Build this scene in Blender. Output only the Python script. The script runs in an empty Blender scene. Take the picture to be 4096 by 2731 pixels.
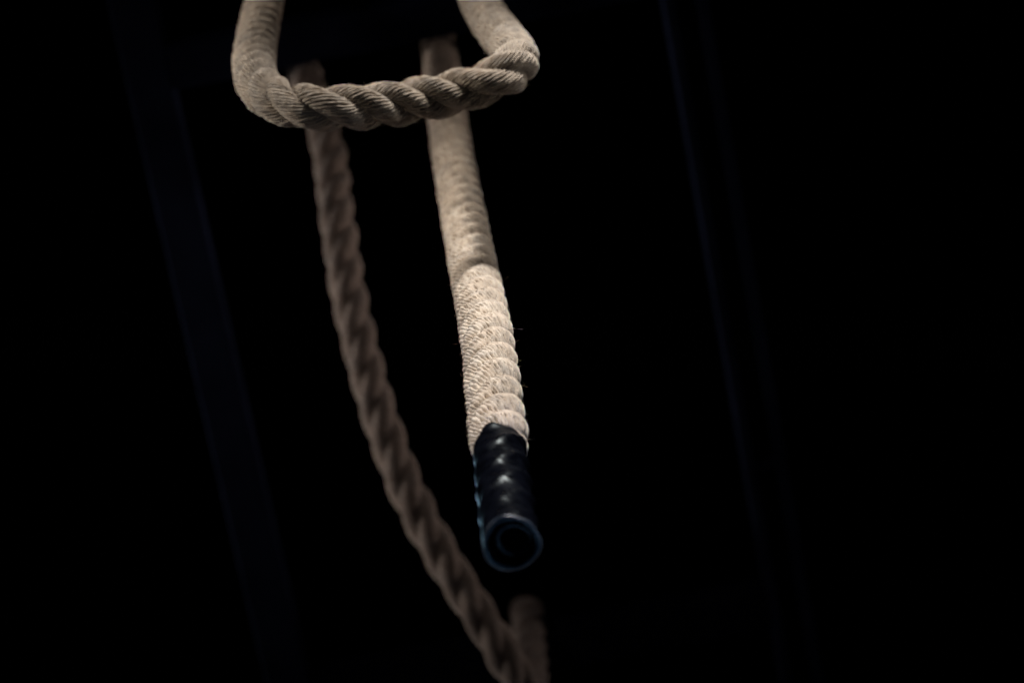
import bpy, math
import numpy as np
from mathutils import Matrix, Vector

rng = np.random.default_rng(7)
scene = bpy.context.scene
C = scene.collection

# ------------------------------------------------------------------ camera / world axes
# The photographer stands under a rig and looks steeply up along hanging ropes.
UP = Vector((-0.055, 0.280, -0.958)).normalized()          # world up in camera axes (x right, y up, -z forward)
XR = Vector((0.981, 0.194, 0.0)); XR = (XR - UP * XR.dot(UP)).normalized()
YF = UP.cross(XR).normalized()
R_wc = Matrix((XR, YF, UP))                                  # camera -> world
CAM = Vector((0.0, 0.0, 0.35))
FPX = 11378.0                                                # 100 mm lens on the 4096 px wide frame


def W(px, py, z):
    """survey point: pixel in the photograph + distance along the lens axis -> world position"""
    return CAM + R_wc @ Vector(((px - 2048) / FPX * z, (1365.5 - py) / FPX * z, -z))


cam_d = bpy.data.cameras.new('camera')
cam = bpy.data.objects.new('camera', cam_d); C.objects.link(cam)
cam.matrix_world = Matrix.Translation(CAM) @ R_wc.to_4x4()
cam_d.lens = 100.0; cam_d.sensor_width = 36.0
cam_d.clip_start = 0.02; cam_d.clip_end = 100
cam_d.dof.use_dof = True
cam_d.dof.focus_distance = 2.08
cam_d.dof.aperture_fstop = 5.6
scene.camera = cam

# ------------------------------------------------------------------ tagging helpers
def tag(o, label, cat, group=None, kind=None):
    o['label'] = label
    if cat: o['category'] = cat
    if group: o['group'] = group
    if kind: o['kind'] = kind
    return o


def empty(name, loc, label, cat, group=None):
    o = bpy.data.objects.new(name, None); C.objects.link(o)
    o.location = loc; o.empty_display_size = 0.05
    return tag(o, label, cat, group)


def mesh_obj(name, verts, quads, mat, parent=None, smooth=True, attrs=None, tris=None):
    me = bpy.data.meshes.new(name)
    verts = np.asarray(verts, dtype=np.float32)
    if parent is not None:
        q = parent
        while q is not None:
            verts = verts - np.array(q.location, dtype=np.float32); q = q.parent
    quads = np.asarray(quads, dtype=np.int32).reshape(-1, 4) if quads is not None and len(quads) else np.zeros((0, 4), np.int32)
    tris = np.asarray(tris, dtype=np.int32).reshape(-1, 3) if tris is not None and len(tris) else np.zeros((0, 3), np.int32)
    nq, nt = len(quads), len(tris)
    me.vertices.add(len(verts)); me.vertices.foreach_set('co', verts.ravel())
    me.loops.add(nq * 4 + nt * 3)
    me.loops.foreach_set('vertex_index', np.concatenate([quads.ravel(), tris.ravel()]).astype(np.int32))
    me.polygons.add(nq + nt)
    starts = np.concatenate([np.arange(nq) * 4, nq * 4 + np.arange(nt) * 3]).astype(np.int32)
    me.polygons.foreach_set('loop_start', starts)
    me.polygons.foreach_set('use_smooth', np.full(nq + nt, smooth))
    for k, v in (attrs or {}).items():
        if v.ndim == 1:
            a = me.attributes.new(k, 'FLOAT', 'POINT'); a.data.foreach_set('value', v.astype(np.float32))
        else:
            a = me.attributes.new(k, 'FLOAT_VECTOR', 'POINT'); a.data.foreach_set('vector', v.astype(np.float32).ravel())
    me.update(calc_edges=True)
    me.materials.append(mat)
    o = bpy.data.objects.new(name, me); C.objects.link(o)
    if parent is not None: o.parent = parent
    return o


# ------------------------------------------------------------------ materials
def nodes(name):
    m = bpy.data.materials.new(name); m.use_nodes = True
    nt = m.node_tree
    return m, nt, nt.nodes['Principled BSDF'], nt.nodes.new, nt.links.new


def ramp(nt, stops):
    r = nt.nodes.new('ShaderNodeValToRGB')
    e = r.color_ramp.elements
    while len(e) < len(stops): e.new(0.5)
    for el, (p, c) in zip(e, stops):
        el.position = p; el.color = (*c, 1)
    return r


def rope_material(name, dark, mid, light, rough=0.92):
    m, nt, b, N, L = nodes(name)
    yarn = N('ShaderNodeAttribute'); yarn.attribute_name = 'yarn'
    fib = N('ShaderNodeAttribute'); fib.attribute_name = 'fib'
    geo = N('ShaderNodeTexCoord')
    # per-yarn tone + soiling + fine fibre streaks along each yarn
    n1 = N('ShaderNodeTexNoise'); n1.inputs['Scale'].default_value = 38; n1.inputs['Detail'].default_value = 5
    L(geo.outputs['Object'], n1.inputs['Vector'])
    n2 = N('ShaderNodeTexNoise'); n2.inputs['Scale'].default_value = 1.0; n2.inputs['Detail'].default_value = 3
    L(fib.outputs['Vector'], n2.inputs['Vector'])
    n4 = N('ShaderNodeTexNoise'); n4.inputs['Scale'].default_value = 900; n4.inputs['Detail'].default_value = 3
    L(geo.outputs['Object'], n4.inputs['Vector'])
    a1 = N('ShaderNodeMath'); a1.operation = 'MULTIPLY_ADD'; a1.inputs[1].default_value = 0.36
    L(yarn.outputs['Fac'], a1.inputs[0])
    s1 = N('ShaderNodeMath'); s1.operation = 'MULTIPLY_ADD'; s1.inputs[1].default_value = 0.9; s1.inputs[2].default_value = -0.30
    L(n1.outputs['Fac'], s1.inputs[0]); L(s1.outputs[0], a1.inputs[2])
    a2 = N('ShaderNodeMath'); a2.operation = 'MULTIPLY_ADD'; a2.inputs[1].default_value = 0.40
    L(n2.outputs['Fac'], a2.inputs[0]); L(a1.outputs[0], a2.inputs[2])
    a3 = N('ShaderNodeMath'); a3.operation = 'MULTIPLY_ADD'; a3.inputs[1].default_value = 0.45
    L(n4.outputs['Fac'], a3.inputs[0]); L(a2.outputs[0], a3.inputs[2])
    a4 = N('ShaderNodeMath'); a4.operation = 'SUBTRACT'; a4.inputs[1].default_value = 0.225
    L(a3.outputs[0], a4.inputs[0])
    r = ramp(nt, [(0.18, dark), (0.5, mid), (0.85, light)])
    L(a4.outputs[0], r.inputs[0])
    n5 = N('ShaderNodeTexNoise'); n5.inputs['Scale'].default_value = 55; n5.inputs['Detail'].default_value = 6; n5.inputs['Roughness'].default_value = 0.65
    L(geo.outputs['Object'], n5.inputs['Vector'])
    g1 = N('ShaderNodeMapRange'); g1.inputs['From Min'].default_value = 0.46; g1.inputs['From Max'].default_value = 0.72
    g1.inputs['To Min'].default_value = 0.0; g1.inputs['To Max'].default_value = 0.55
    L(n5.outputs['Fac'], g1.inputs['Value'])
    mg = N('ShaderNodeMix'); mg.data_type = 'RGBA'                      # grey handling grime
    gl = sum(mid) / 3 * 0.62
    mg.inputs['B'].default_value = (gl * 1.02, gl, gl * 0.97, 1)
    L(g1.outputs['Result'], mg.inputs['Factor']); L(r.outputs[0], mg.inputs['A']); L(mg.outputs['Result'], b.inputs['Base Color'])
    b.inputs['Roughness'].default_value = rough
    b.inputs['Specular IOR Level'].default_value = 0.12
    b.inputs['Sheen Weight'].default_value = 0.5
    b.inputs['Sheen Roughness'].default_value = 0.6
    n3 = N('ShaderNodeTexNoise'); n3.inputs['Scale'].default_value = 1300; n3.inputs['Detail'].default_value = 4
    L(geo.outputs['Object'], n3.inputs['Vector'])
    mx = N('ShaderNodeMath'); mx.operation = 'ADD'
    L(n3.outputs['Fac'], mx.inputs[0]); L(n2.outputs['Fac'], mx.inputs[1])
    bp = N('ShaderNodeBump'); bp.inputs['Strength'].default_value = 0.9; bp.inputs['Distance'].default_value = 0.0010
    L(mx.outputs[0], bp.inputs['Height']); L(bp.outputs[0], b.inputs['Normal'])
    return m


M_rope = rope_material('natural_rope', (0.30, 0.235, 0.165), (0.53, 0.43, 0.33), (0.70, 0.61, 0.50))
M_rope_loop = rope_material('weathered_rope', (0.21, 0.16, 0.112), (0.40, 0.325, 0.245), (0.55, 0.465, 0.37))
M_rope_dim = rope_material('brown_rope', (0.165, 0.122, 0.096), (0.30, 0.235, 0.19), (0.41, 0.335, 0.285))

m, nt, b, N, L = nodes('rope_fibre')
b.inputs['Base Color'].default_value = (0.55, 0.46, 0.36, 1); b.inputs['Roughness'].default_value = 0.8
M_fibre = m


def rubber(name, col, rough, noise_scale=120):
    m, nt, b, N, L = nodes(name)
    geo = N('ShaderNodeTexCoord')
    n = N('ShaderNodeTexNoise'); n.inputs['Scale'].default_value = noise_scale; n.inputs['Detail'].default_value = 5
    L(geo.outputs['Object'], n.inputs['Vector'])
    r = ramp(nt, [(0.3, tuple(c * 0.6 for c in col)), (0.7, tuple(c * 1.5 for c in col))])
    L(n.outputs['Fac'], r.inputs[0]); L(r.outputs[0], b.inputs['Base Color'])
    rr = ramp(nt, [(0.3, (rough * 0.8,) * 3), (0.75, (rough * 1.5,) * 3)])
    L(n.outputs['Fac'], rr.inputs[0]); L(rr.outputs[0], b.inputs['Roughness'])
    bp = N('ShaderNodeBump'); bp.inputs['Strength'].default_value = 0.25; bp.inputs['Distance'].default_value = 0.0006
    L(n.outputs['Fac'], bp.inputs['Height']); L(bp.outputs[0], b.inputs['Normal'])
    return m


M_cap = rubber('black_heat_shrink', (0.0014, 0.0017, 0.0030), 0.27)
M_bar_lit = rubber('black_bar_lit_tone', (0.012, 0.016, 0.034), 0.6, 12)  # lightened copy of the bar black: light on the first crossbar, put into colour
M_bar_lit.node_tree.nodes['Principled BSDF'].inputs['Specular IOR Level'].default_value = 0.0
M_rim = rubber('black_rim_painted_sheen', (0.030, 0.045, 0.060), 0.36, 60)  # blue-grey base colour stands in for the highlight on the lip
M_fold = rubber('black_fold_painted_sheen', (0.040, 0.058, 0.072), 0.34, 60)  # brightened blue base imitates light caught on the inner ring
M_cap_in = rubber('black_inner_plastic', (0.004, 0.004, 0.005), 0.35)
M_steel = rubber('black_painted_steel', (0.014, 0.019, 0.040), 0.5, 9)
M_steel.node_tree.nodes['Principled BSDF'].inputs['Specular IOR Level'].default_value = 0.0
M_cap.node_tree.nodes['Principled BSDF'].inputs['Specular IOR Level'].default_value = 0.06
M_cap.node_tree.nodes['Principled BSDF'].inputs['Specular Tint'].default_value = (0.50, 0.78, 0.88, 1)  # teal tint cools the warm glints, imitating blue light
M_bar = rubber('black_bar_shade_tone', (0.0060, 0.0072, 0.0140), 0.6, 12)  # darkened copy: shade on the other crossbars, put into colour
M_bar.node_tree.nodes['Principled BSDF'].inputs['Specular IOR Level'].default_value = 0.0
m, nt, b, N, L = nodes('dark_ceiling')
n = N('ShaderNodeTexNoise'); n.inputs['Scale'].default_value = 3
r = ramp(nt, [(0.3, (0.0004,) * 3), (0.7, (0.0009,) * 3)]); L(n.outputs['Fac'], r.inputs[0]); L(r.outputs[0], b.inputs['Base Color'])
b.inputs['Roughness'].default_value = 1.0; b.inputs['Specular IOR Level'].default_value = 0.0
M_ceiling = m


# ------------------------------------------------------------------ rope geometry
def spline(pts, step, n_smooth=0):
    """Catmull-Rom through the points, resampled at equal steps"""
    P = np.array([tuple(p) for p in pts])
    P = np.vstack([2 * P[0] - P[1], P, 2 * P[-1] - P[-2]])
    out = []
    for i in range(1, len(P) - 2):
        p0, p1, p2, p3 = P[i - 1:i + 3]
        d = [max(np.linalg.norm(b_ - a_), 1e-6) ** 0.5 for a_, b_ in ((p0, p1), (p1, p2), (p2, p3))]
        t0, t1 = 0, d[0]; t2 = t1 + d[1]; t3 = t2 + d[2]
        t = np.linspace(t1, t2, 60, endpoint=False)[:, None]
        A1 = (t1 - t) / (t1 - t0) * p0 + (t - t0) / (t1 - t0) * p1
        A2 = (t2 - t) / (t2 - t1) * p1 + (t - t1) / (t2 - t1) * p2
        A3 = (t3 - t) / (t3 - t2) * p2 + (t - t2) / (t3 - t2) * p3
        B1 = (t2 - t) / (t2 - t0) * A1 + (t - t0) / (t2 - t0) * A2
        B2 = (t3 - t) / (t3 - t1) * A2 + (t - t1) / (t3 - t1) * A3
        out.append((t2 - t) / (t2 - t1) * B1 + (t - t1) / (t2 - t1) * B2)
    Q = np.vstack(out + [P[-2][None]])

    def resample(Q, st):
        s = np.concatenate([[0], np.cumsum(np.linalg.norm(np.diff(Q, axis=0), axis=1))])
        n = int(s[-1] / st) + 1
        u = np.linspace(0, s[-1], n)
        return np.stack([np.interp(u, s, Q[:, k]) for k in range(3)], 1), u
    Q, u = resample(Q, 0.004)
    for _ in range(n_smooth):
        Q[1:-1] = 0.5 * Q[1:-1] + 0.25 * (Q[:-2] + Q[2:])
    return resample(Q, step)


def frames(Q):
    T = np.gradient(Q, axis=0); T /= np.linalg.norm(T, axis=1)[:, None]
    k = max(3, int(0.006 / max(np.linalg.norm(Q[1] - Q[0]), 1e-6)))
    ker = np.ones(2 * k + 1) / (2 * k + 1)
    Tp = np.pad(T, ((k, k), (0, 0)), mode='edge')
    T = np.stack([np.convolve(Tp[:, j], ker, 'valid') for j in range(3)], 1)
    T /= np.linalg.norm(T, axis=1)[:, None]
    Nn = np.zeros_like(T)
    a = np.array([1.0, 0, 0]) if abs(T[0, 0]) < 0.8 else np.array([0, 1.0, 0])
    v = a - T[0] * a.dot(T[0]); v /= np.linalg.norm(v)
    for i in range(len(T)):
        v = v - T[i] * v.dot(T[i]); v /= np.linalg.norm(v)
        Nn[i] = v
    return T, Nn, np.cross(T, Nn)


def smooth_noise(x, seed, n_oct=3, base=1.0):
    r = np.random.default_rng(seed)
    y = np.zeros_like(x)
    for o in range(n_oct):
        for _ in range(3):
            f = base * (2 ** o) * r.uniform(0.7, 1.4)
            y += np.sin(2 * np.pi * f * x + r.uniform(0, 6.28)) / (2 ** o) / 3
    return y


BETA = 1.93      # yarns run a little against the lay


def build_strands(parent, Q, s, radius, lay, mat, n_out, phase=0.0, n_yarn=24, amp=0.00060, rscale=None, seed=0,
                  off=0.415, a_r=0.585, alpha=None, gap_d=1.0, gap_w=0.13):
    """three laid strands, each a mesh of its own, right-hand (Z) lay"""
    T, Nn, B = frames(Q)
    if rscale is None: rscale = np.ones(len(s))
    if alpha is None: alpha = 2 * np.pi * s / lay
    sub = n_out                                                        # columns per yarn; columns run along the yarns
    nc, ns = n_yarn * sub, len(s)
    kcol = np.arange(nc) / sub
    rw = np.random.default_rng(seed * 5 + 3)
    cum = np.concatenate([[0], np.cumsum(rw.uniform(0.72, 1.28, n_yarn))]); cum *= n_yarn / cum[-1]     # yarns of unequal width
    for k in range(3):
        r = np.random.default_rng(seed * 10 + k)
        al = phase + alpha + k * 2 * np.pi / 3
        sway = smooth_noise(s, seed * 31 + k, 2, 9.0)
        ca, sa = np.cos(al)[:, None], np.sin(al)[:, None]
        oR = (off * radius * rscale * (1 + 0.06 * sway))[:, None]
        cen = Q + (Nn * ca + B * sa) * oR
        wob = 0.35 * smooth_noise(s, seed * 77 + k, 2, 14.0)[:, None]
        kk = np.broadcast_to(kcol[None, :], (ns, nc))
        idx = np.floor(kk + 1e-6).astype(int) % n_yarn
        fr = kk - np.floor(kk + 1e-6)
        jig = r.normal(0, 1, n_yarn); jig2 = r.uniform(0, 6.28, n_yarn)
        lane = 0.10 * np.sin(2 * np.pi * s[:, None] / 0.043 + jig2[idx]) * np.sin(np.pi * fr)
        kpos = np.interp(kk, np.arange(n_yarn + 1), cum)
        psi = 2 * np.pi * (kpos + wob + lane) / n_yarn - BETA * al[:, None]
        ph = psi + al[:, None]                                         # absolute angle round the rope
        tone = r.uniform(0, 1, n_yarn); lift = r.normal(0, 1, n_yarn); offs = r.uniform(0, 1, n_yarn)
        semi = np.sqrt(np.clip(1 - (2 * fr - 1) ** 2, 0, 1))
        twist = np.sin(2 * np.pi * (s[:, None] / 0.0075 + offs[idx] + 0.9 * fr))
        slow = np.sin(2 * np.pi * (s[:, None] / 0.031 + 7.3 * offs[idx]))
        ridge = amp * (1.55 * semi - 0.85 + 0.13 * twist * semi + 0.24 * slow * semi + 0.16 * lift[idx] * semi)
        bi = np.floor(kk + 0.5).astype(int) % n_yarn; dd = np.abs(kk - np.floor(kk + 0.5))
        gap = np.exp(-(dd / gap_w) ** 2) * np.clip(np.sin(2 * np.pi * (s[:, None] / 0.0125 + 5.7 * offs[bi])) + 0.35 * lift[bi], 0, 1.25)
        ridge = ridge - gap_d * amp * gap
        rad = a_r * radius * rscale[:, None] * (1 + 0.035 * smooth_noise(s, seed * 53 + k, 2, 11.0)[:, None]) + ridge
        pos = cen[:, None, :] + (np.cos(ph)[..., None] * Nn[:, None, :] + np.sin(ph)[..., None] * B[:, None, :]) * rad[..., None]
        i = np.arange(ns - 1)[:, None] * nc; j = np.arange(nc)[None, :]; jn = (j + 1) % nc
        quads = np.stack([i + j, i + jn, i + nc + jn, i + nc + j], -1).reshape(-1, 4)
        verts = pos.reshape(-1, 3)
        c0 = len(verts)
        verts = np.vstack([verts, cen[0], cen[-1]])
        jj = np.arange(nc)
        t1 = np.stack([np.full(nc, c0), (jj + 1) % nc, jj], 1)
        t2 = np.stack([np.full(nc, c0 + 1), (ns - 1) * nc + jj, (ns - 1) * nc + (jj + 1) % nc], 1)
        yarn = np.concatenate([tone[idx].ravel(), [0.5, 0.5]])
        fibv = np.stack([kk * 6.0, np.broadcast_to(s[:, None] * 260, kk.shape), np.full(kk.shape, 13.0 * k)], -1).reshape(-1, 3)
        fibv = np.vstack([fibv, np.zeros((2, 3))])
        mesh_obj('strand', verts, quads, mat, parent, attrs={'yarn': yarn, 'fib': fibv}, tris=np.vstack([t1, t2]))
    return T, Nn, B


def build_fuzz(parent, Q, T, Nn, B, radius, mat, seed, sets):
    """stray fibres standing off the rope: thin three-sided curved hairs; sets = (count, weight, min, max length, thickness)"""
    r = np.random.default_rng(seed)
    Vs, Fs, base_i = [], [], 0
    m_ = 6
    for n, wgt, lmin, lmax, thick in sets:
        ids = r.choice(len(Q), n, p=wgt / wgt.sum())
        th_ = r.uniform(0, 2 * np.pi, n)[:, None]
        out = np.cos(th_) * Nn[ids] + np.sin(th_) * B[ids]
        side = np.cross(T[ids], out)
        d = out * r.uniform(0.25, 1.0, (n, 1)) + side * r.normal(0, 0.7, (n, 1)) + T[ids] * r.normal(0, 0.8, (n, 1))
        d /= np.linalg.norm(d, axis=1)[:, None]
        curl = r.normal(0, 1, (n, 3)); curl /= np.linalg.norm(curl, axis=1)[:, None]
        ln = (r.uniform(lmin, lmax, n) * (0.6 + 0.9 * r.random(n) ** 3))[:, None]
        q0 = Q[ids] + out * radius * r.uniform(0.82, 0.95, (n, 1))
        u = np.cross(d, curl); u /= np.linalg.norm(u, axis=1)[:, None]; v = np.cross(d, u)
        P = np.zeros((n, m_, 3, 3))
        for k in range(m_):
            t = k / (m_ - 1)
            q = q0 + d * ln * t + curl * ln * 0.75 * t * t
            for a in range(3):
                an = a * 2.0944
                P[:, k, a] = q + (u * math.cos(an) + v * math.sin(an)) * thick * (1 - 0.6 * t)
        Vs.append(P.reshape(-1, 3))
        hb = base_i + np.arange(n)[:, None, None] * (m_ * 3)
        kk_ = np.arange(m_ - 1)[None, :, None] * 3; a_ = np.arange(3)[None, None, :]; an_ = (a_ + 1) % 3
        Fs.append(np.stack(np.broadcast_arrays(hb + kk_ + a_, hb + kk_ + an_, hb + kk_ + 3 + an_, hb + kk_ + 3 + a_), -1).reshape(-1, 4))
        base_i += n * m_ * 3
    o = mesh_obj('loose_fibres', np.vstack(Vs), np.vstack(Fs), mat, parent)
    o['kind'] = 'stuff'
    return o


RAD = 0.020
H1 = 3.24 + CAM.z            # underside of the crossbars
BAR = 0.050

# bar positions (world y of the bar's centre)
edge = W(1106, 280, 3.276)
Y_BAR1 = edge.y - BAR / 2    # bar over which two of the ropes hang
X_END, Y_END = W(1807, 600, 2.79).x, Y_BAR1 + BAR / 2 + RAD * 0.98
limb = W(2115, 2505, 3.47)
Y_BAR2 = limb.y + BAR / 2 + RAD * 0.98
H3 = 4.45 + CAM.z            # a higher bar carries the front loop
UPV = Vector((0, 0, 1))


def over_bar(x, y_side, zbar, direction, rad=RAD):
    """points that carry a rope up the side of a bar and over its top (direction: +1 towards +y)"""
    c = BAR / 2 + rad * 0.98
    yc = y_side + direction * c
    return [Vector((x, yc - direction * c, zbar)), Vector((x, yc - direction * c, zbar + BAR * 0.7)),
            Vector((x, yc - direction * c * 0.72, zbar + BAR + rad * 0.75)), Vector((x, yc - direction * 0.35 * c, zbar + BAR + rad)),
            Vector((x, yc - direction * 0.02 * c, zbar + BAR + rad))]


# ------------------------------------------------------------------ 1. hanging rope end with black cap
end = W(2045, 2172, 1.733)
cap_x = W(1994, 1750, 1.93)
top = W(1790, 420, 2.98)
end_pts = [end, cap_x, W(1954, 1400, 2.11), W(1880, 1000, 2.41), W(1807, 600, 2.79)]
end_pts += over_bar(W(1776, 330, 3.10).x, Y_BAR1 + BAR / 2 + RAD * 0.98, H1, -1)
rope_end = empty('rope_end', end, 'thick pale twisted rope hanging straight down with a black sleeve on its end', 'rope')
Qa, sa_ = spline(end_pts, 0.00085, 25)
# coarser steps where the lens blurs it
keep = np.concatenate([np.where(sa_ < 0.85)[0], np.where(sa_ >= 0.85)[0][::2]])
CAP_L = 0.187
rs = 0.74 + 0.275 / (1 + np.exp(-(sa_ - CAP_L + 0.002) / 0.004)) - 0.015 / (1 + np.exp(-(sa_ - CAP_L - 0.09) / 0.03))
Qb, sb = Qa[keep], sa_[keep]
hole = sb > 0.03
lay_end = 0.112
Ta, Na, Ba = build_strands(rope_end, Qb[hole], sb[hole], RAD, lay_end, M_rope, 9, phase=0.4, n_yarn=26, amp=0.00085,
                           rscale=rs[keep][hole], seed=1, off=0.30, a_r=0.70, gap_d=4.2, gap_w=0.24)
w = np.exp(-((sb[hole] - 0.33) / 0.16) ** 2) * (sb[hole] > CAP_L + 0.002)
w2 = np.exp(-((sb[hole] - 0.30) / 0.22) ** 2) * (sb[hole] > CAP_L + 0.002)
build_fuzz(rope_end, Qb[hole], Ta, Na, Ba, RAD, M_fibre, 5, [(650, w, 0.0025, 0.007, 0.00005), (16000, w2, 0.0008, 0.0024, 0.000035)])

# cap: heat-shrunk sleeve that follows the lay of the strands underneath
sel = np.where(sa_ <= CAP_L)[0][::2]
Tq, Nq, Bq = frames(Qa)
# start the sleeve frame where the strands' frame starts so that ridges follow the lay
i_h = np.where(hole)[0][0]
nc = 160
th = np.linspace(0, 2 * np.pi, nc, endpoint=False)
rows = []
for i in sel[::-1]:
    s_ = sa_[i]
    al = 0.4 + 2 * np.pi * s_ / lay_end
    grip = 1 / (1 + np.exp(-(s_ - 0.030) / 0.008))                 # smooth past the end of the rope
    lob = np.cos(3 * (th - al))
    lob = 0.066 * (lob + 0.25 * np.cos(6 * (th - al))) * (0.35 + 0.65 * grip)
    wr = (0.013 * np.sin(2 * np.pi * s_ / 0.021 + 2 * th + 1.2 * np.sin(3 * th)) + 0.009 * np.sin(2 * np.pi * s_ / 0.0093 + 3.3 * np.sin(2 * th + 40 * s_) + 1.7 * np.cos(5 * th))) * grip + 0.010 * np.sin(5 * th + 90 * s_)
    r_ = 0.0171 * (1 + lob + wr)
    r_ = r_ * (1 + 0.03 * math.exp(-(s_ / 0.010) ** 2))
    if CAP_L - s_ < 0.0018: r_ = r_ * 0.93 + (0.07 * r_) * math.sqrt(max(0, 1 - ((0.0018 - (CAP_L - s_)) / 0.0018) ** 2))
    rows.append(Qa[i] + (np.cos(th)[:, None] * Nq[i] + np.sin(th)[:, None] * Bq[i]) * r_[:, None])
r_end = r_
n_rows = len(rows)


def skin_rows(rows, nc):
    V = np.vstack(rows); nr = len(rows)
    i = np.arange(nr - 1)[:, None] * nc; j = np.arange(nc)[None, :]; jn = (j + 1) % nc
    F = np.stack([i + j, i + jn, i + nc + jn, i + nc + j], -1).reshape(-1, 4)
    return V, F


V, F = skin_rows(rows, nc)
F = F[:, ::-1]
end_cap = mesh_obj('end_cap', V, F, M_cap, rope_end)
end_cap['label'] = 'glossy black shrunk sleeve with ridges over the rope end'
# rolled rim and the inside of the sleeve
T0, N0, B0 = Tq[0], Nq[0], Bq[0]
ring = lambda rr, dz, ox=0.0, oy=0.0: Qa[0] + T0 * dz + np.array([ox, oy, 0]) + (np.cos(th)[:, None] * N0 + np.sin(th)[:, None] * B0) * (np.asarray(rr) * np.ones(nc))[:, None]
lipw = 0.0017
lrows = []
for a in np.linspace(-0.35 * np.pi, 1.3 * np.pi, 22):
    wobble = 0.0003 * np.sin(3 * th + 1.0) + 0.0002 * np.sin(7 * th)
    lrows.append(ring(r_end - lipw * 0.75 + (lipw + wobble) * np.cos(a), -(lipw) * np.sin(a) + 0.0002))
V, F = skin_rows(lrows, nc)
mesh_obj('rim', V, F, M_rim, end_cap)['label'] = 'rolled open rim at the bottom of the black sleeve'
irows = []
prof = [(1.0, 0.0008), (0.985, 0.004), (0.96, 0.009), (0.93, 0.0135), (0.84, 0.0150), (0.70, 0.0155)]
for f_, dz in prof:
    irows.append(ring((r_end - lipw * 1.55) * f_, dz, 0.0011 * (1 - f_) * 5, 0.0009 * (1 - f_) * 5))
for f_, dz in [(0.0088, 0.0157), (0.0080, 0.027), (0.0004, 0.0275)]:
    irows.append(ring(f_, dz, 0.0021, 0.0017))
V, F = skin_rows(irows, nc)
mesh_obj('inner_wall', V, F, M_cap_in, end_cap)
frows = []
for a in np.linspace(-0.3 * np.pi, 1.3 * np.pi, 18):                    # inner folded edge
    frows.append(ring((0.0102 + 0.0013 * np.cos(a)) * (1 + 0.05 * np.sin(2 * th + 0.6)), 0.0100 - 0.0022 * np.sin(a) + (0.006 if a < -0.6 or a > 3.7 else 0), 0.0021, 0.0017))
V, F = skin_rows(frows, nc)
mesh_obj('inner_fold', V, F, M_fold, end_cap)['label'] = 'smaller folded ring inside the open end of the sleeve'

# ------------------------------------------------------------------ 2. front rope loop
loop_z = [
    (1058, 0, 2.93), (1030, 140, 2.78), (1015, 245, 2.65), (1032, 340, 2.545), (1090, 402, 2.495), (1180, 430, 2.475), (1301, 438, 2.465),
    (1450, 430, 2.485), (1600, 416, 2.50), (1750, 390, 2.51), (1890, 356, 2.51), (1985, 325, 2.50), (2048, 288, 2.51),
    (2070, 240, 2.555), (2040, 186, 2.63), (1989, 125, 2.73), (1945, 60, 2.83), (1915, 0, 2.92)]
KL = 0.92; RL = 0.0184
lp = [W(a_, b_, c_ * KL) for a_, b_, c_ in loop_z]
Y_B3 = lp[0].y - BAR / 2 - RL * 0.98
tl, tr = lp[0], lp[-1]
left_up = [Vector((tl.x - 0.004, lp[0].y, tl.z + 0.30)), Vector((tl.x - 0.004, lp[0].y, tl.z + 0.8))]
right_up = [Vector((tr.x - 0.008, tr.y - 0.010, tr.z + 0.30)), Vector((tr.x - 0.010, lp[0].y, tr.z + 0.8))]
pts = over_bar(tl.x - 0.004, lp[0].y, H3, -1, RL)[::-1] + left_up[::-1] + lp + right_up + over_bar(tr.x - 0.01, lp[0].y, H3, -1, RL)
Ql, sl = spline(pts, 0.0009, 60)
hmask = Ql[:, 2] < lp[0].z + 0.12
ids = np.arange(len(sl))
keep = np.sort(np.concatenate([ids[hmask], ids[~hmask][::4]]))
rope_loop = empty('rope_loop', Vector(Ql[len(Ql) // 2]), 'weathered beige three-strand rope drooping in a wide U in front of the others', 'rope')
rope_loop.location = lp[7]
i0 = int(np.argmin(np.linalg.norm(Ql - np.array(lp[7]), axis=1)))
Tl, Nl, Bl = build_strands(rope_loop, Ql[keep], sl[keep], RL, 0.099, M_rope_loop, 8, phase=1.15, n_yarn=24, amp=0.00095, seed=2, off=0.43, a_r=0.57, gap_d=2.0, gap_w=0.18)
wl = np.exp(-((sl[keep] - sl[i0]) / 0.12) ** 2)
wl2 = np.exp(-((sl[keep] - sl[i0]) / 0.25) ** 2)
build_fuzz(rope_loop, Ql[keep], Tl, Nl, Bl, RL, M_fibre, 6, [(260, wl, 0.002, 0.006, 0.00005), (9000, wl2, 0.0008, 0.0022, 0.000035)])

# ------------------------------------------------------------------ 3. dark slack rope behind
sw = [(1306, 557, 3.275), (1350, 871, 3.20), (1404, 1219, 3.135), (1490, 1567, 3.09), (1546, 1741, 3.07), (1611, 1916, 3.055), (1693, 2090, 3.045),
      (1794, 2264, 3.04), (1903, 2438, 3.04), (2011, 2612, 3.045), (2081, 2731, 3.06), (2128, 2818, 3.085), (2150, 2850, 3.13), (2142, 2810, 3.21),
      (2127, 2738, 3.31)]
sp = [W(*p) for p in sw]
x1 = sp[0].x - 0.012
start = over_bar(x1, Y_BAR1 + BAR / 2 + RAD * 0.98, H1, -1)[::-1][:-1] + [Vector((x1 + 0.001, Y_BAR1 + BAR / 2 + RAD * 1.02, H1 - 0.005))]
stop = over_bar(limb.x, limb.y, H1, +1)
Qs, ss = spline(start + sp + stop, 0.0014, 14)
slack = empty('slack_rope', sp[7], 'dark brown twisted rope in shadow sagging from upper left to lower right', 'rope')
build_strands(slack, Qs, ss, RAD, 0.127, M_rope_dim, 5, phase=1.1, n_yarn=24, amp=0.0004, seed=3, off=0.37, a_r=0.63)

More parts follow.
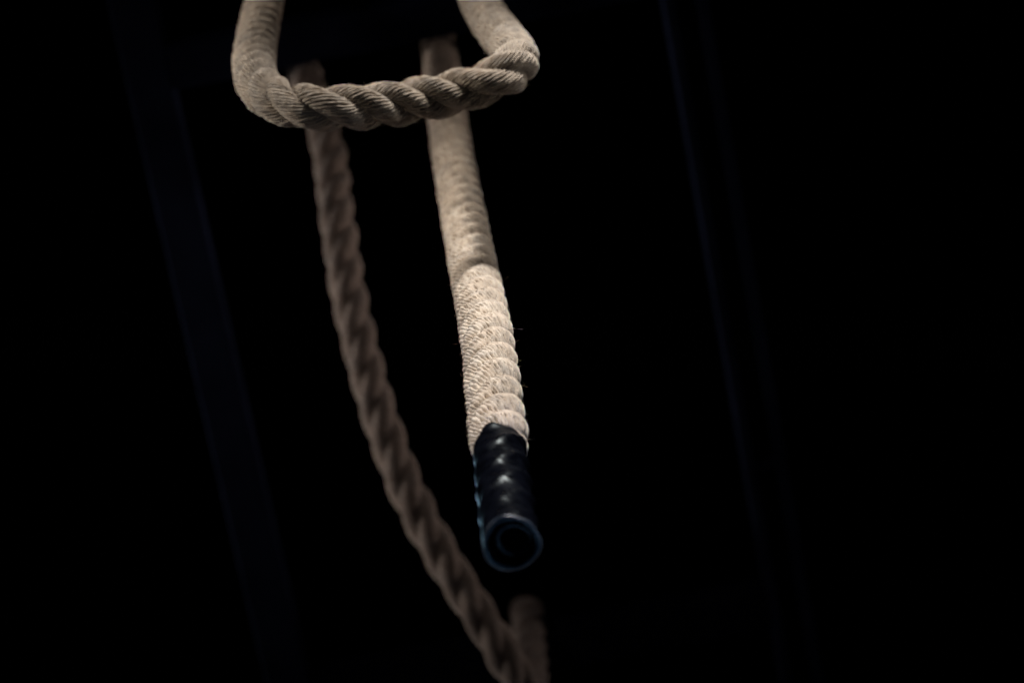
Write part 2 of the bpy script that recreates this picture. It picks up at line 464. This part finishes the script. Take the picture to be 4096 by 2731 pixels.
# ------------------------------------------------------------------ 4. dark steel rig
def channel(name, p0, p1, wdt, parent, depth=0.055, wall=0.005, mat=None, lips=True):
    """steel section running p0->p1, underside at p0.z; 'lips' leaves it open underneath"""
    p0, p1 = Vector(p0), Vector(p1)
    d = (p1 - p0).normalized(); side = d.cross(UPV).normalized()
    h = wdt / 2
    if lips:
        prof = [(-h, 0.0004), (-h + 0.0004, 0), (-h + 0.0116, 0), (-h + 0.012, 0.0004), (-h + 0.012, depth - wall), (h - 0.012, depth - wall), (h - 0.012, 0.0004), (h - 0.0116, 0),
                (h - 0.0004, 0), (h, 0.0004), (h, depth), (-h, depth)]
    else:
        rr = 0.002; prof = []
        for cx, cz, a0 in ((-h + rr, rr, math.pi), (h - rr, rr, 1.5 * math.pi), (h - rr, depth - rr, 0), (-h + rr, depth - rr, 0.5 * math.pi)):
            for q in range(9):
                a = a0 + q / 8 * math.pi / 2
                prof.append((cx + rr * math.cos(a), cz + rr * math.sin(a)))
    n = len(prof)
    V = [p0 + side * a + UPV * b_ for a, b_ in prof] + [p1 + side * a + UPV * b_ for a, b_ in prof]
    F = [(j, (j + 1) % n, n + (j + 1) % n, n + j) for j in range(n)]
    me = bpy.data.meshes.new(name)
    V = [v - parent.location for v in V]
    faces = F + ([list(range(n))[::-1], list(range(n, 2 * n))])
    me.from_pydata(V, [], faces); me.materials.append(mat or M_steel)
    me.update()
    o = bpy.data.objects.new(name, me); C.objects.link(o); o.parent = parent
    return o


rl = W(985, 2000, 3.44); rl0 = W(660, 600, 3.30)
rr_ = W(3045, 2000, 3.44); rr0 = W(2790, 600, 3.30)
XL, XRr = 0.5 * (rl.x + rl0.x), 0.5 * (rr_.x + rr0.x) + 0.016
RW = 0.050
rig = empty('steel_rig', Vector((0.5 * (XL + XRr), Y_BAR1, H1)), 'near-black steel rig of beams barely visible in the dark overhead', 'steel frame')
left_rail = channel('side_rail', (XL, Y_BAR1 - 0.5, H1), (XL, Y_BAR1 + 1.9, H1), RW, rig, lips=False)
left_rail['label'] = 'faint dark beam running down the left of the photo'
right_rail = channel('side_rail', (XRr, Y_BAR1 - 0.5, H1), (XRr, Y_BAR1 + 1.9, H1), RW, rig)
right_rail['label'] = 'faint dark beam running down the right of the photo'
a, b2 = XL + RW / 2 + 0.001, XRr - RW / 2 - 0.001
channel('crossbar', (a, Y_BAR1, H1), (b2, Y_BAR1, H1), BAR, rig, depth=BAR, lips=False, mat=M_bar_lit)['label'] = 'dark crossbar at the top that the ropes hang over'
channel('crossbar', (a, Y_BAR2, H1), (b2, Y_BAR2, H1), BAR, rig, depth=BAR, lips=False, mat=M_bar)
# upper bar that carries the front loop, on two short posts
channel('crossbar', (XL, Y_B3, H3), (XRr, Y_B3, H3), BAR, rig, depth=BAR, lips=False, mat=M_bar)
for x in (XL, XRr):
    V = []; h = 0.02
    zz = (H1 + 0.056, H3 - 0.001)
    for z in zz:
        V += [Vector((x + sx * h, Y_B3 + sy * h, z)) - rig.location for sx, sy in ((-1, -1), (1, -1), (1, 1), (-1, 1))]
    me = bpy.data.meshes.new('upright')
    me.from_pydata(V, [], [(3, 2, 1, 0), (4, 5, 6, 7)] + [(i, (i + 1) % 4, 4 + (i + 1) % 4, 4 + i) for i in range(4)])
    me.materials.append(M_steel)
    o = bpy.data.objects.new('upright', me); C.objects.link(o); o.parent = rig
# stiffener plates and bolts inside the open right-hand channel
for py in (1900,):
    y = W(3040, py, 3.42).y
    hx = RW / 2 - 0.0125
    V = [Vector((XRr + sx * hx, y + sy * 0.006, H1 + z)) - rig.location for z in (0.006, 0.049) for sx, sy in ((-1, -1), (1, -1), (1, 1), (-1, 1))]
    me = bpy.data.meshes.new('stiffener')
    me.from_pydata(V, [], [(3, 2, 1, 0), (4, 5, 6, 7)] + [(i, (i + 1) % 4, 4 + (i + 1) % 4, 4 + i) for i in range(4)])
    me.materials.append(M_steel)
    o = bpy.data.objects.new('stiffener', me); C.objects.link(o); o.parent = rig

# ------------------------------------------------------------------ setting: unlit ceiling above the rig
zc = H3 + 2.2; HS = 12
me = bpy.data.meshes.new('ceiling')
me.from_pydata([(-HS, -HS, zc), (HS, -HS, zc), (HS, HS, zc), (-HS, HS, zc)], [], [(3, 2, 1, 0)])
me.materials.append(M_ceiling)
o = bpy.data.objects.new('ceiling', me); C.objects.link(o)
o['kind'] = 'structure'; o['label'] = 'unlit black ceiling high behind the ropes'

# ------------------------------------------------------------------ light
def look(o, target):
    o.rotation_euler = (Vector(target) - o.location).to_track_quat('-Z', 'Y').to_euler()


def spot(name, loc, target, power, size_deg, blend, radius, col):
    d = bpy.data.lights.new(name, 'SPOT'); d.energy = power; d.spot_size = math.radians(size_deg); d.spot_blend = blend
    d.shadow_soft_size = radius; d.color = col
    o = bpy.data.objects.new(name, d); C.objects.link(o); o.location = loc; look(o, target); return o


def area(name, loc, target, power, sx, sy, col):
    d = bpy.data.lights.new(name, 'AREA'); d.shape = 'RECTANGLE'; d.size = sx; d.size_y = sy; d.energy = power; d.color = col
    o = bpy.data.objects.new(name, d); C.objects.link(o); o.location = loc; look(o, target); return o


cz = CAM.z
spot('key_lamp', (0.55, -1.05, 2.88 + cz), (0.13, 0.60, 1.90 + cz), 330, 36, 1.0, 0.12, (1.0, 0.945, 0.885))
spot('low_fill', (-1.25, -0.45, 1.80 + cz), (-0.01, 0.60, 1.93 + cz), 70, 22, 1.0, 0.14, (1.0, 0.93, 0.88))  # added fill that evens out the hanging rope's left side
spot('mid_fill', (-0.45, -1.20, 3.20 + cz), (0.02, 0.60, 2.58 + cz), 105, 19, 1.0, 0.20, (1.0, 0.90, 0.78))  # added fill for the middle stretch of the hanging rope
spot('side_fill', (-1.90, -0.30, 2.52 + cz), (-0.02, 0.60, 2.36 + cz), 190, 16, 1.0, 0.16, (1.0, 0.91, 0.80))  # added fill that lifts the loop's shadow on the hanging rope
spot('side_fill_right', (1.90, -0.30, 2.52 + cz), (-0.02, 0.60, 2.32 + cz), 60, 13, 1.0, 0.16, (1.0, 0.93, 0.86))  # added fill from the opposite side for the same shadow
spot('front_fill', (-1.20, -1.00, 1.60 + cz), (-0.10, 0.90, 3.1 + cz), 14, 24, 1.0, 0.30, (1.0, 0.82, 0.78))
spot('left_fill', (-2.1, 1.4, 3.12 + cz), (-0.08, 0.84, 3.05 + cz), 105, 30, 1.0, 0.25, (1.0, 0.88, 0.80))
spot('right_fill', (2.1, 1.4, 3.35 + cz), (0.0, 0.86, 3.05 + cz), 75, 24, 1.0, 0.25, (1.0, 0.80, 0.72))
spot('blue_front', (0.55, -0.9, 2.0 + cz), (0.0, 0.6, 1.68 + cz), 60, 12, 1.0, 0.08, (0.45, 0.5, 1.0))
spot('blue_low_left', (-0.6, 1.7, 0.75 + cz), (0.0, 0.6, 1.64 + cz), 22, 16, 1.0, 0.25, (0.38, 0.66, 1.0))
spot('blue_low_right', (1.1, 0.9, 0.55 + cz), (0.0, 0.6, 1.64 + cz), 18, 16, 1.0, 0.22, (0.38, 0.64, 1.0))
spot('blue_overhead', (-1.3, 1.3, 4.1 + cz), (0.02, 0.6, 1.72 + cz), 12, 10, 0.8, 0.09, (0.42, 0.74, 1.0))

# dim hall around: a pale band of light near the horizon, black floor, the ceiling slab shuts out the rest
world = bpy.data.worlds.new('World'); scene.world = world
world.use_nodes = True
wn = world.node_tree
bg = wn.nodes['Background']
tc = wn.nodes.new('ShaderNodeTexCoord'); sx = wn.nodes.new('ShaderNodeSeparateXYZ')
wn.links.new(tc.outputs['Generated'], sx.inputs[0])
r = ramp(wn, [(0.0, (0.006, 0.0065, 0.009)), (0.488, (0.006, 0.0065, 0.009)), (0.53, (0.82, 0.70, 0.70)), (0.66, (0.62, 0.52, 0.52)), (0.80, (0.0, 0.0, 0.0))])
ma = wn.nodes.new('ShaderNodeMath'); ma.operation = 'MULTIPLY_ADD'; ma.inputs[1].default_value = 0.5; ma.inputs[2].default_value = 0.5
wn.links.new(sx.outputs['Z'], ma.inputs[0]); wn.links.new(ma.outputs[0], r.inputs[0])
mx_ = wn.nodes.new('ShaderNodeMath'); mx_.operation = 'MULTIPLY_ADD'; mx_.inputs[1].default_value = 0.30; mx_.inputs[2].default_value = 0.27
wn.links.new(sx.outputs['Y'], mx_.inputs[0])                 # brighter ahead than behind the photographer
wn.links.new(r.outputs[0], bg.inputs[0]); wn.links.new(mx_.outputs[0], bg.inputs[1])

scene.view_settings.view_transform = 'Standard'
scene.view_settings.look = 'None'
scene.view_settings.exposure = 0
scene.render.engine = 'CYCLES'
scene.cycles.use_denoising = True
scene.cycles.denoising_input_passes = 'RGB_ALBEDO_NORMAL'
scene.cycles.denoising_prefilter = 'ACCURATE'
scene.cycles.use_adaptive_sampling = False
scene.cycles.max_bounces = 3
scene.cycles.sample_clamp_indirect = 4
